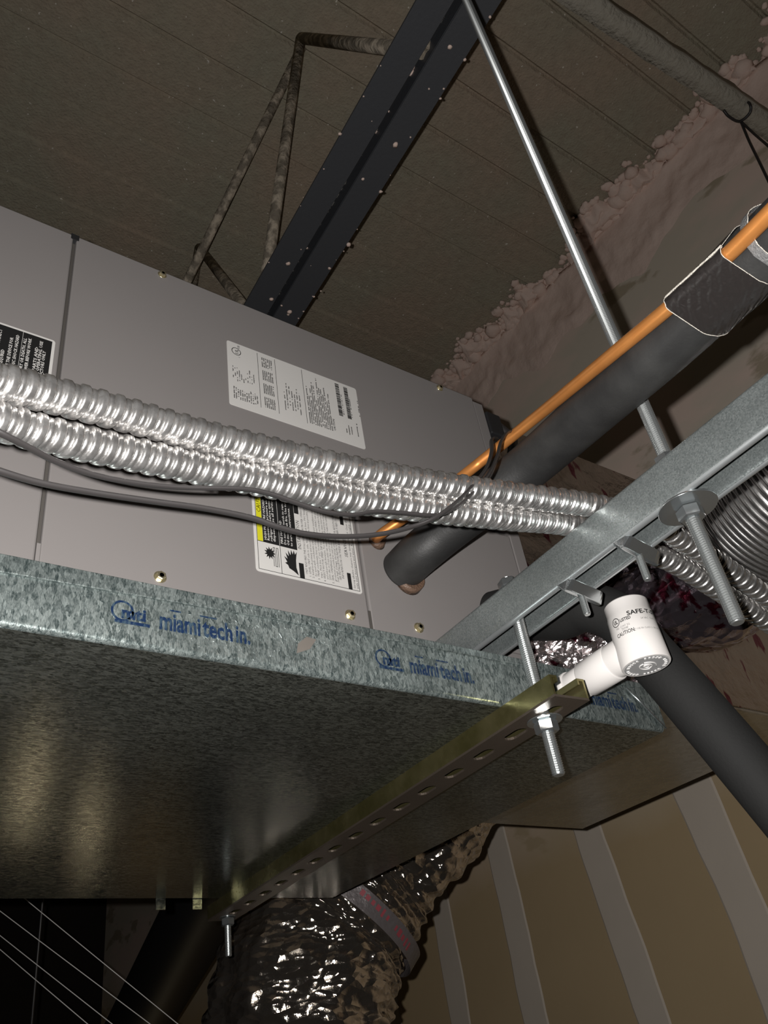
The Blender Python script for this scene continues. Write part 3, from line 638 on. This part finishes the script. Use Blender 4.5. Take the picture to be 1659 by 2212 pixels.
# ================================================================ REFRIGERANT LINES
pp = [PY(868, 1232, YU-.001), P(905, 1196, .935), P(960, 1150, .925), P(1040, 1088, .905), P(1162, 990, .868), P(1285, 881, .785), P(1416, 764, .698), P(1555, 633, .630), P(1830, 374, .525)]
pipe_path = smooth_path(pp, 14)
line = thing('suction_line', PY(868, 1232, YU), 'thick pipe in black foam insulation leaving the air handler face towards the upper right', 'pipe')
MB().tube(pipe_path, .0245, 40).build('foam_sleeve', M['foam'], line)
MB().lathe(PY(880, 1254, YU), (0, -1, 0), [(0, .019), (.010, .017)], 28).build('pipe_end', M['sealant'], line)
cp = [PY(812, 1166, YU), P(818, 1158, .945), P(835, 1145, .940), P(880, 1115, .935), P(950, 1066, .922), P(1030, 1012, .905), P(1100, 952, .872), P(1200, 867, .805), P(1333, 757, .715), P(1440, 669, .664), P(1560, 563, .606), P(1646, 478, .568), P(1740, 380, .530)]
cp = cp[:5]; 
def pipe_dist(q):
    best = 9; 
    for a, b in zip(pipe_path[::3], pipe_path[3::3]):
        ab = b-a; t = max(0, min(1, (q-a).dot(ab)/ab.length_squared)); best = min(best, (q-a-ab*t).length)
    return best
px_line = [(1010, 1020), (1100, 948), (1200, 867), (1333, 757), (1440, 669), (1560, 563), (1646, 478), (1760, 362)]
for (x0, y0), (x1, y1) in zip(px_line, px_line[1:]):
    for k_ in range(3):
        ry = ray(x0+(x1-x0)*k_/3, y0+(y1-y0)*k_/3); bt, bd = 0, 9
        for n_ in range(140):
            t = .45 + n_*.0035; d_ = pipe_dist(ry*t)
            if d_ < bd: bd, bt = d_, t
            if d_ <= .0312: break
        cp.append(ry*bt)
cp = cp[:5] + [(cp[max(i-1, 5)] + cp[i]*2 + cp[min(i+1, len(cp)-1)])/4 for i in range(5, len(cp))]
cu_path = smooth_path(cp, 10)
def copper_near(base, Tn):
    for a, b in zip(cu_path[40:], cu_path[41:]):
        da, db = (a-base).dot(Tn), (b-base).dot(Tn)
        if da <= 0 < db: return a.lerp(b, -da/(db-da))
    return cu_path[-1]
cop = thing('copper_line', PY(812, 1166, YU), 'bare orange copper tube running along the black insulated pipe', 'pipe')
MB().tube(cu_path, .0058, 24).build('tube', M['copper'], cop)
MB().lathe(PY(814, 1170, YU), (0, -1, 0), [(0, .011), (.004, .009), (.009, .007)], 24).build('grommet', M['sealant'], cop)
# cloth tape round both lines: convex hull section swept along the pipe
def hull_ring(c1, r1, c2, r2, T, n_=40):
    d = c2 - c1; d = d - T*d.dot(T); L = d.length; u = d.normalized(); w_ = T.cross(u)
    out = []; beta = math.acos(max(-1, min(1, (r1 - r2)/L)))
    for i in range(n_):
        a = -PI + 2*PI*i/n_
        if abs(a) < beta: out.append(c1 + u*L + (u*math.cos(a) + w_*math.sin(a))*r2)
        else: out.append(c1 + (u*math.cos(a) + w_*math.sin(a))*r1)
    return out
i6 = 84; acc_ = [0.0]
for i in range(i6, len(pipe_path)-1): acc_.append(acc_[-1] + (pipe_path[i+1]-pipe_path[i]).length)
def tape_at(s_):                       # pipe centre, copper centre and direction at arc length s_ past the reference point
    k_ = max(i for i, a in enumerate(acc_) if a <= s_); k_ = min(k_, len(acc_)-2); t = (s_-acc_[k_])/(acc_[k_+1]-acc_[k_]); i = i6 + k_
    b_ = pipe_path[i].lerp(pipe_path[i+1], t); Tn = (pipe_path[i+1]-pipe_path[i]).normalized(); return b_, copper_near(b_, Tn), Tn
pa_ = pipe_path[i6]; T_ = (pipe_path[i6+10]-pa_).normalized()
def tape(s0, s1, skew, extra=.0014, only_pipe=False):
    v = []; f = []; N_ = 48; K = 12
    for i in range(K+1):
        s_ = s0 + (s1-s0)*i/K; base, c2, Tn = tape_at(s_)
        if only_pipe: ring_ = hull_ring(base, .0245+extra, base + (c2-base)*.15, .0240+extra, Tn, N_)
        else: ring_ = hull_ring(base, .0245+extra, c2, .0060+extra, Tn, N_)
        for q in ring_: v.append(q + Tn*(.0010*noise.noise(q*250)) + (q-base).normalized()*(.0006*noise.noise(q*90)))
    for i in range(K):
        for j in range(N_): k_ = (j+1) % N_; f.append((i*N_+j, i*N_+k_, (i+1)*N_+k_, (i+1)*N_+j))
    return MB().add(v, f, True), v[:N_], v[-N_:]
TS0, TS1 = .062, .124
tp, e0, e1 = tape(TS0, TS1, 0)
tpo = thing('tape_wrap', pa_ + T_*.09 + Vector((0,0,-.026)), 'black cloth tape wrapped round the insulated pipe and the copper line', 'tape')
tp.build('tape_band', M['tape'], tpo, fix=False)
tp2, g0, g1 = tape(.138, .1455, 0, .0006, only_pipe=True); tp2.build('tape_end', plain('tape_backing', (.10, .10, .10), .45, 0, .5, (500, .8, .002)), tpo, fix=False)
def edge(loop_, r, name, rngs=.0):
    mb = MB(); q = [Vector(p) for p in loop_] + [Vector(loop_[0])]; q = resample(q, .0012)
    mb.sweep(q, lambda i, L: [((r*(1+.7*noise.noise(Vector((i*.9, j, 0)))))*math.cos(2*PI*j/6), (r*(1+.7*noise.noise(Vector((i*.9, j, 4)))))*math.sin(2*PI*j/6)) for j in range(6)], caps=False); return mb.build(name, M['lint'], tpo, fix=False)
edge(e0, .00035, 'frayed_edge'); edge(e1, .00028, 'frayed_edge'); edge(g1, .00035, 'frayed_edge')
# fuzzy adhesive seam along the tape's top edge
top_ = []
for i in range(60):
    s_ = TS0 + (TS1-TS0)*i/59; base, c2, Tn = tape_at(s_); vw = c2.normalized(); side = Tn.cross(vw).normalized()
    if (RR @ side)[1] > 0: side = -side
    top_.append(c2 + side*.0074)
mb = MB(); mb.sweep(top_, lambda i, L: [((.0012 + .0009*noise.noise(Vector((i*1.3, j, 0))))*math.cos(2*PI*j/7), (.0012 + .0009*noise.noise(Vector((i*1.3, j, 4))))*math.sin(2*PI*j/7)) for j in range(7)]); mb.build('frayed_edge', M['lint'], tpo, fix=False)
# second insulated line, from under the cabinet front round to the lower right
p2 = [Vector((.668, YU-.001, .470)), Vector((.672, .596, .462)), Vector((.684, .578, .446)), P(1210, 1330, .935), P(1265, 1312, .905), P(1335, 1336, .880), P(1400, 1410, .850), P(1480, 1500, .815), P(1600, 1640, .775), P(1760, 1830, .730)]
MBp = MB().tube(smooth_path(p2, 14), .0265, 40)
tag(MBp.build('insulated_pipe', M['foam_dark']), 'thick black foam insulated pipe curving behind the white switch to the lower right', 'pipe')
# ================================================================ FLOAT SWITCH
XS, YS = .635, .420
fs = thing('float_switch', (XS, YS, .301), 'white plastic condensate overflow switch with black lettering, fitted to the pan drain', 'float switch')
MB().lathe((XS, YS, .3008), (0,0,1), [(0, .0222), (.0010, .0228), (.0500, .0217), (.0505, .0211), (.0625, .0210), (.0640, .0200)], 56).build('switch_body', M['pvc'], fs)
MB().lathe((XS, YS, .3006), (0,0,1), [(0, .0205), (.0004, .0205)], 48).build('base_disc', M['pvc_grey'], fs)
mb = MB()
for k_ in range(30):
    a = 2*PI*k_/30
    if k_ % 6 == 5: continue
    mb.obox((XS+.0175*math.cos(a), YS+.0175*math.sin(a), .3003), (math.cos(a)*.0013, math.sin(a)*.0013, 0), (-math.sin(a)*.0009, math.cos(a)*.0009, 0), (0,0,.0004))
for r2, a0, a1 in ((.0075, 20, 200), (.0055, 190, 380), (.0030, 0, 330), (.0098, 210, 330)):
    mb.tube([(XS+r2*math.cos(math.radians(a0+(a1-a0)*i/14)), YS+r2*.8*math.sin(math.radians(a0+(a1-a0)*i/14)), .3003) for i in range(15)], .0006, 6)
mb.build('raised_marks', M['pvc_emb'], fs)
zb = .3190
def ypipe(y0, y1, r, zz0=zb, zz1=zb): return MB().lathe((XS, y0, zz0), (0, y1-y0, zz1-zz0), [(0, r*.96), (.001, r), (abs(y1-y0)-.001, r), (abs(y1-y0), r*.96)], 44)
ypipe(.425, .466, .0170, .3215, .3205).build('branch', M['pvc'], fs)
ypipe(.452, .489, .0178, .3203, .3195).build('coupling', M['pvc'], fs)
ypipe(.486, .514, .0158, .3195, .3190).build('drain_pipe', M['pvc'], fs)
ypipe(.508, .5165, .0175, .3190, .3188).build('drain_nut', M['pvc'], fs)
# printing wrapped on the cylinder; arc 0 faces the camera
fa = math.atan2(-YS, -XS)
def wrapf(phi0, z0, tilt=0.):
    def g(u, vv):
        s_ = u; zz = z0 + vv + tilt*u; rr = .0228 - .0011*((zz-.3018)/.049) + .0002; a = fa + math.radians(phi0) + s_/rr
        return (XS + rr*math.cos(a), YS + rr*math.sin(a), zz)
    return g
mb = MB()
text_mesh(mb, 'SAFE-T-SWITCH', (0,0,0), (1,0,0), (0,0,1), .0062, .052, .00016, 2, wrapf(-4, .3437))
text_mesh(mb, 'LISTED', (0,0,0), (1,0,0), (0,0,1), .0044, .0105, .00012, 2, wrapf(-25, .3400))
text_mesh(mb, 'UL', (0,0,0), (1,0,0), (0,0,1), .0050, .0046, .00018, 2, wrapf(-44, .3402))
g = wrapf(-38, .3418); v = []; f = []
for k_ in range(32):
    a = 2*PI*k_/32
    for rr in (.0044, .0037): v.append(g(rr*math.cos(a), rr*math.sin(a)))
for k_ in range(32): a = 2*k_; b = (2*k_+2) % 64; f.append((a, b, b+1, a+1))
mb.add(v, f)
text_mesh(mb, 'CAUTION:', (0,0,0), (1,0,0), (0,0,1), .0052, .0195, .00008, 2, wrapf(-46, .3270))
mb.build('black_print', M['ink'], fs, fix=False)
mb = MB()
text_mesh(mb, 'IND. CONT. EQ.', (0,0,0), (1,0,0), (0,0,1), .0028, .0150, 0, 1, wrapf(-42, .3345)); text_mesh(mb, '75MF', (0,0,0), (1,0,0), (0,0,1), .0034, .0070, 0, 1, wrapf(-28, .3314))
text_mesh(mb, '24 VAC  CLASS 2', (0,0,0), (1,0,0), (0,0,1), .0028, .018, 0, 1, wrapf(24, .3375)); text_mesh(mb, 'USE IN CLASS 2 CIRCUITS', (0,0,0), (1,0,0), (0,0,1), .0026, .026, 0, 1, wrapf(6, .3275))
mb.build('grey_print', M['ink_grey'], fs, fix=False)
mb = MB()
for a0, a1, y0, y1 in ((200, 225, .492, .497), (222, 232, .489, .500), (212, 222, .500, .505)):
    mb.tube([(XS + .0159*math.cos(math.radians(a0+(a1-a0)*i/6)), y0+(y1-y0)*i/6, .3192 + .0159*math.sin(math.radians(a0+(a1-a0)*i/6))) for i in range(7)], .0004, 6)
mb.build('primer_mark', M['primer'], fs)
# ================================================================ PLENUM AND DUCTS
pl = thing('supply_plenum', (1.06, .92, .42), 'foil faced supply plenum with red print and bare metal underside, right of the air handler', 'plenum')
MB().box((.765, .640, .4205), (1.366, 1.172, .8450)).build('plenum_box', [M['foil_print'], M['duct_metal']], pl, .002)
o = pl.children[0]
for p in o.data.polygons:
    if p.normal[2] < -.8: p.material_index = 1
MB().box((.7652, .6402, .4155), (1.3665, 1.1725, .4205)).build('bottom_flange', M['duct_metal'], pl, .001)
mb = MB(); v = []; f = []; NX, NZ = 60, 36
for i in range(NX+1):
    for j in range(NZ+1):
        x = .690 + .19*i/NX; z = .392 + .095*j/NZ - .012*noise.noise(Vector((i*.15, 3, 0))); y = .612 + .022*noise.fractal(Vector((x*26, z*30, 4)), .8, 2, 4) - .004 - .012 + (x-.7)*.02
        v.append((x, min(y, .634), z + (.02*noise.fractal(Vector((x*30, 0, 7)), .8, 2, 3) if j == NZ else 0)))
for i in range(NX):
    for j in range(NZ): a = i*(NZ+1)+j; f.append((a, a+NZ+1, a+NZ+2, a+1))
mb.add(v, f, False); mb.build('loose_foil', M['foil_skirt'], pl, fix=False)
# crinkled flexible duct below the pan at the lower left of the wall
def flex(pts, r, name, mat, par, seg=96, step=.006, amp=.012, sc=20, ribs=0, ribp=.05, seed=0):
    path = resample(smooth_path(pts, 14), step)
    def prof(i, L):
        out = []; r0 = r(L) if callable(r) else r
        for j in range(seg):
            a = 2*PI*j/seg; c_ = Vector((math.cos(a)*r0*sc, math.sin(a)*r0*sc, L*sc + seed)); n_ = noise.fractal(c_*.5, .9, 2, 5) + .5*noise.ridged_multi_fractal(c_*.8, .9, 2, 3, 1, 2)*.5
            rr = (r(L) if callable(r) else r) + amp*(n_-.4) + (ribs*math.cos(2*PI*L/ribp) if ribs else 0); out.append((rr*math.cos(a), rr*math.sin(a)))
        return out
    return MB().sweep(path, prof, smooth=True, up=(1, .2, 0)).build(name, mat, par, fix=False)
fd = thing('flexible_duct', (.80, 1.40, -.2), 'crinkled silver foil flexible duct hanging down behind the drain pan, left of the drywall', 'duct')
fp = [Vector((1.16, 1.30, .56)), P(905, 1770, 1.66), P(800, 1880, 1.62), P(710, 2010, 1.55), P(660, 2130, 1.48), P(640, 2300, 1.44), P(630, 2520, 1.42)]
flex(fp, lambda L: .125 + .035*min(1, max(0, (L-.18)/.3)), 'foil_jacket', M['foil'], fd, 160, .004, .013, 24, ribs=.0035, ribp=.037)
bp = resample(smooth_path(fp, 14), .01)
def band(path, i0, i1, r, mat, name, par, seg=64):
    return MB().sweep(path[i0:i1], [(r*math.cos(2*PI*j/seg), r*math.sin(2*PI*j/seg)) for j in range(seg)], caps=False, up=(1, .2, 0)).build(name, mat, par, fix=False)
ib = min(range(len(bp)), key=lambda i: (bp[i] - P(740, 1960, 1.57)).length)
band(bp, ib-2, ib+3, .163, M['foil_band'], 'collar_band', fd)
rb = MB(); rg2 = random.Random(9)
T2 = (bp[ib+2]-bp[ib-2]).normalized(); N2 = (Vector((1,.2,0)) - T2*T2[0]).normalized(); B2 = T2.cross(N2); vdir = -bp[ib].normalized(); a_c = math.atan2(vdir.dot(N2), vdir.dot(B2))
for k_ in range(26):
    a = a_c + (k_-13)*.075
    if rg2.random() < .25: continue
    q = bp[ib] + (B2*math.cos(a) + N2*math.sin(a))*.1636; tt_ = (-B2*math.sin(a) + N2*math.cos(a)); rb.obox(q, tt_*rg2.uniform(.002, .0045), T2*rg2.uniform(.004, .009), (B2*math.cos(a) + N2*math.sin(a))*.0003)
o = rb.build('red_print', M['red'], fd); o['kind'] = 'stuff'
# bare aluminium duct and its foil jacket at right
ad = thing('aluminium_duct', (.95, .40, .45), 'ribbed bare aluminium flexible duct at the right edge, above the conduits', 'duct')
ap = [P(1560, 1195, 1.17), P(1640, 1120, 1.08), P(1760, 1010, .98), P(1900, 880, .90)]
path = resample(smooth_path(ap, 14), .0014)
MB().sweep(path, lambda i, L: [(((.104 + .0016*math.cos(2*PI*L/.0085)) * (1 + .004*noise.noise(Vector((j*.4, L*60, 0)))))*math.cos(2*PI*j/96), ((.104 + .0016*math.cos(2*PI*L/.0085)))*math.sin(2*PI*j/96)) for j in range(96)], up=(1,.2,0)).build('ribbed_tube', M['alu'], ad, fix=False)
fj = thing('foil_sleeve', (.98, .56, .45), 'dark shiny crinkled foil duct sleeve behind the second insulated pipe', 'duct')
flex([Vector((1.03, .66, .60)), Vector((.985, .60, .585)), P(1490, 1262, 1.14), P(1560, 1200, 1.10)], .098, 'foil_jacket', foil('purple_foil', True, .06, (.42, .36, .42), .5, 30, .5, 42), fj, 110, .004, .012, 22, seed=5)
# ================================================================ WIRES AND DARK BACKGROUND
wl = ['topmost of four thin pale wires crossing the dark lower left corner', 'second from top of four thin pale wires in the dark lower left corner', 'third from top of four thin pale wires in the dark lower left corner', 'lowest of four thin pale wires crossing the dark lower left corner']
for (a, b), lb in zip((((65, 1950), (385, 2212)), ((0, 1967), (325, 2212)), ((0, 2020), (243, 2212)), ((0, 2050), (190, 2212))), wl):
    q0 = (a[0] - (b[0]-a[0])*1.2, a[1] - (b[1]-a[1])*1.2, 2.1); q1 = (b[0] + (b[0]-a[0])*.9, b[1] + (b[1]-a[1])*.9, 1.85)
    pa2, pb2 = P(*q0), P(*q1); tag(MB().tube([pa2, (pa2+pb2)/2 + Vector((0,0,-.001)), pb2], .00105, 8).build('thin_wire', plain('pale_wire', (.6, .58, .56), .4)), lb, 'wire', 'thin wires in the lower left')
q = P(80, 2080, 2.2)
tag(MB().tube([(q[0], q[1], -.9), (q[0], q[1], ZD+.01)], .0035, 8).build('hanger_wire', M['cable']), 'dim vertical hanger wire behind the thin pale wires', 'wire')
dk = thing('background_duct', (.9, 3.2, .1), 'dim dark duct in the background between the wires and the foil duct', 'duct')
a_, b_ = P(470, 1900, 2.6), P(250, 2300, 3.6)
MB().tube([a_ + (a_-b_)*.5, a_, b_, b_ + (b_-a_)*.8], .12, 28).build('duct_jacket', M['black'], dk)
for x in (.49, .545):
    MB().box((x, YP1, ZP-.014), (x+.014, YP1+.0015, ZP+.012)).build('back_tab', M['pan_bottom'], pan)
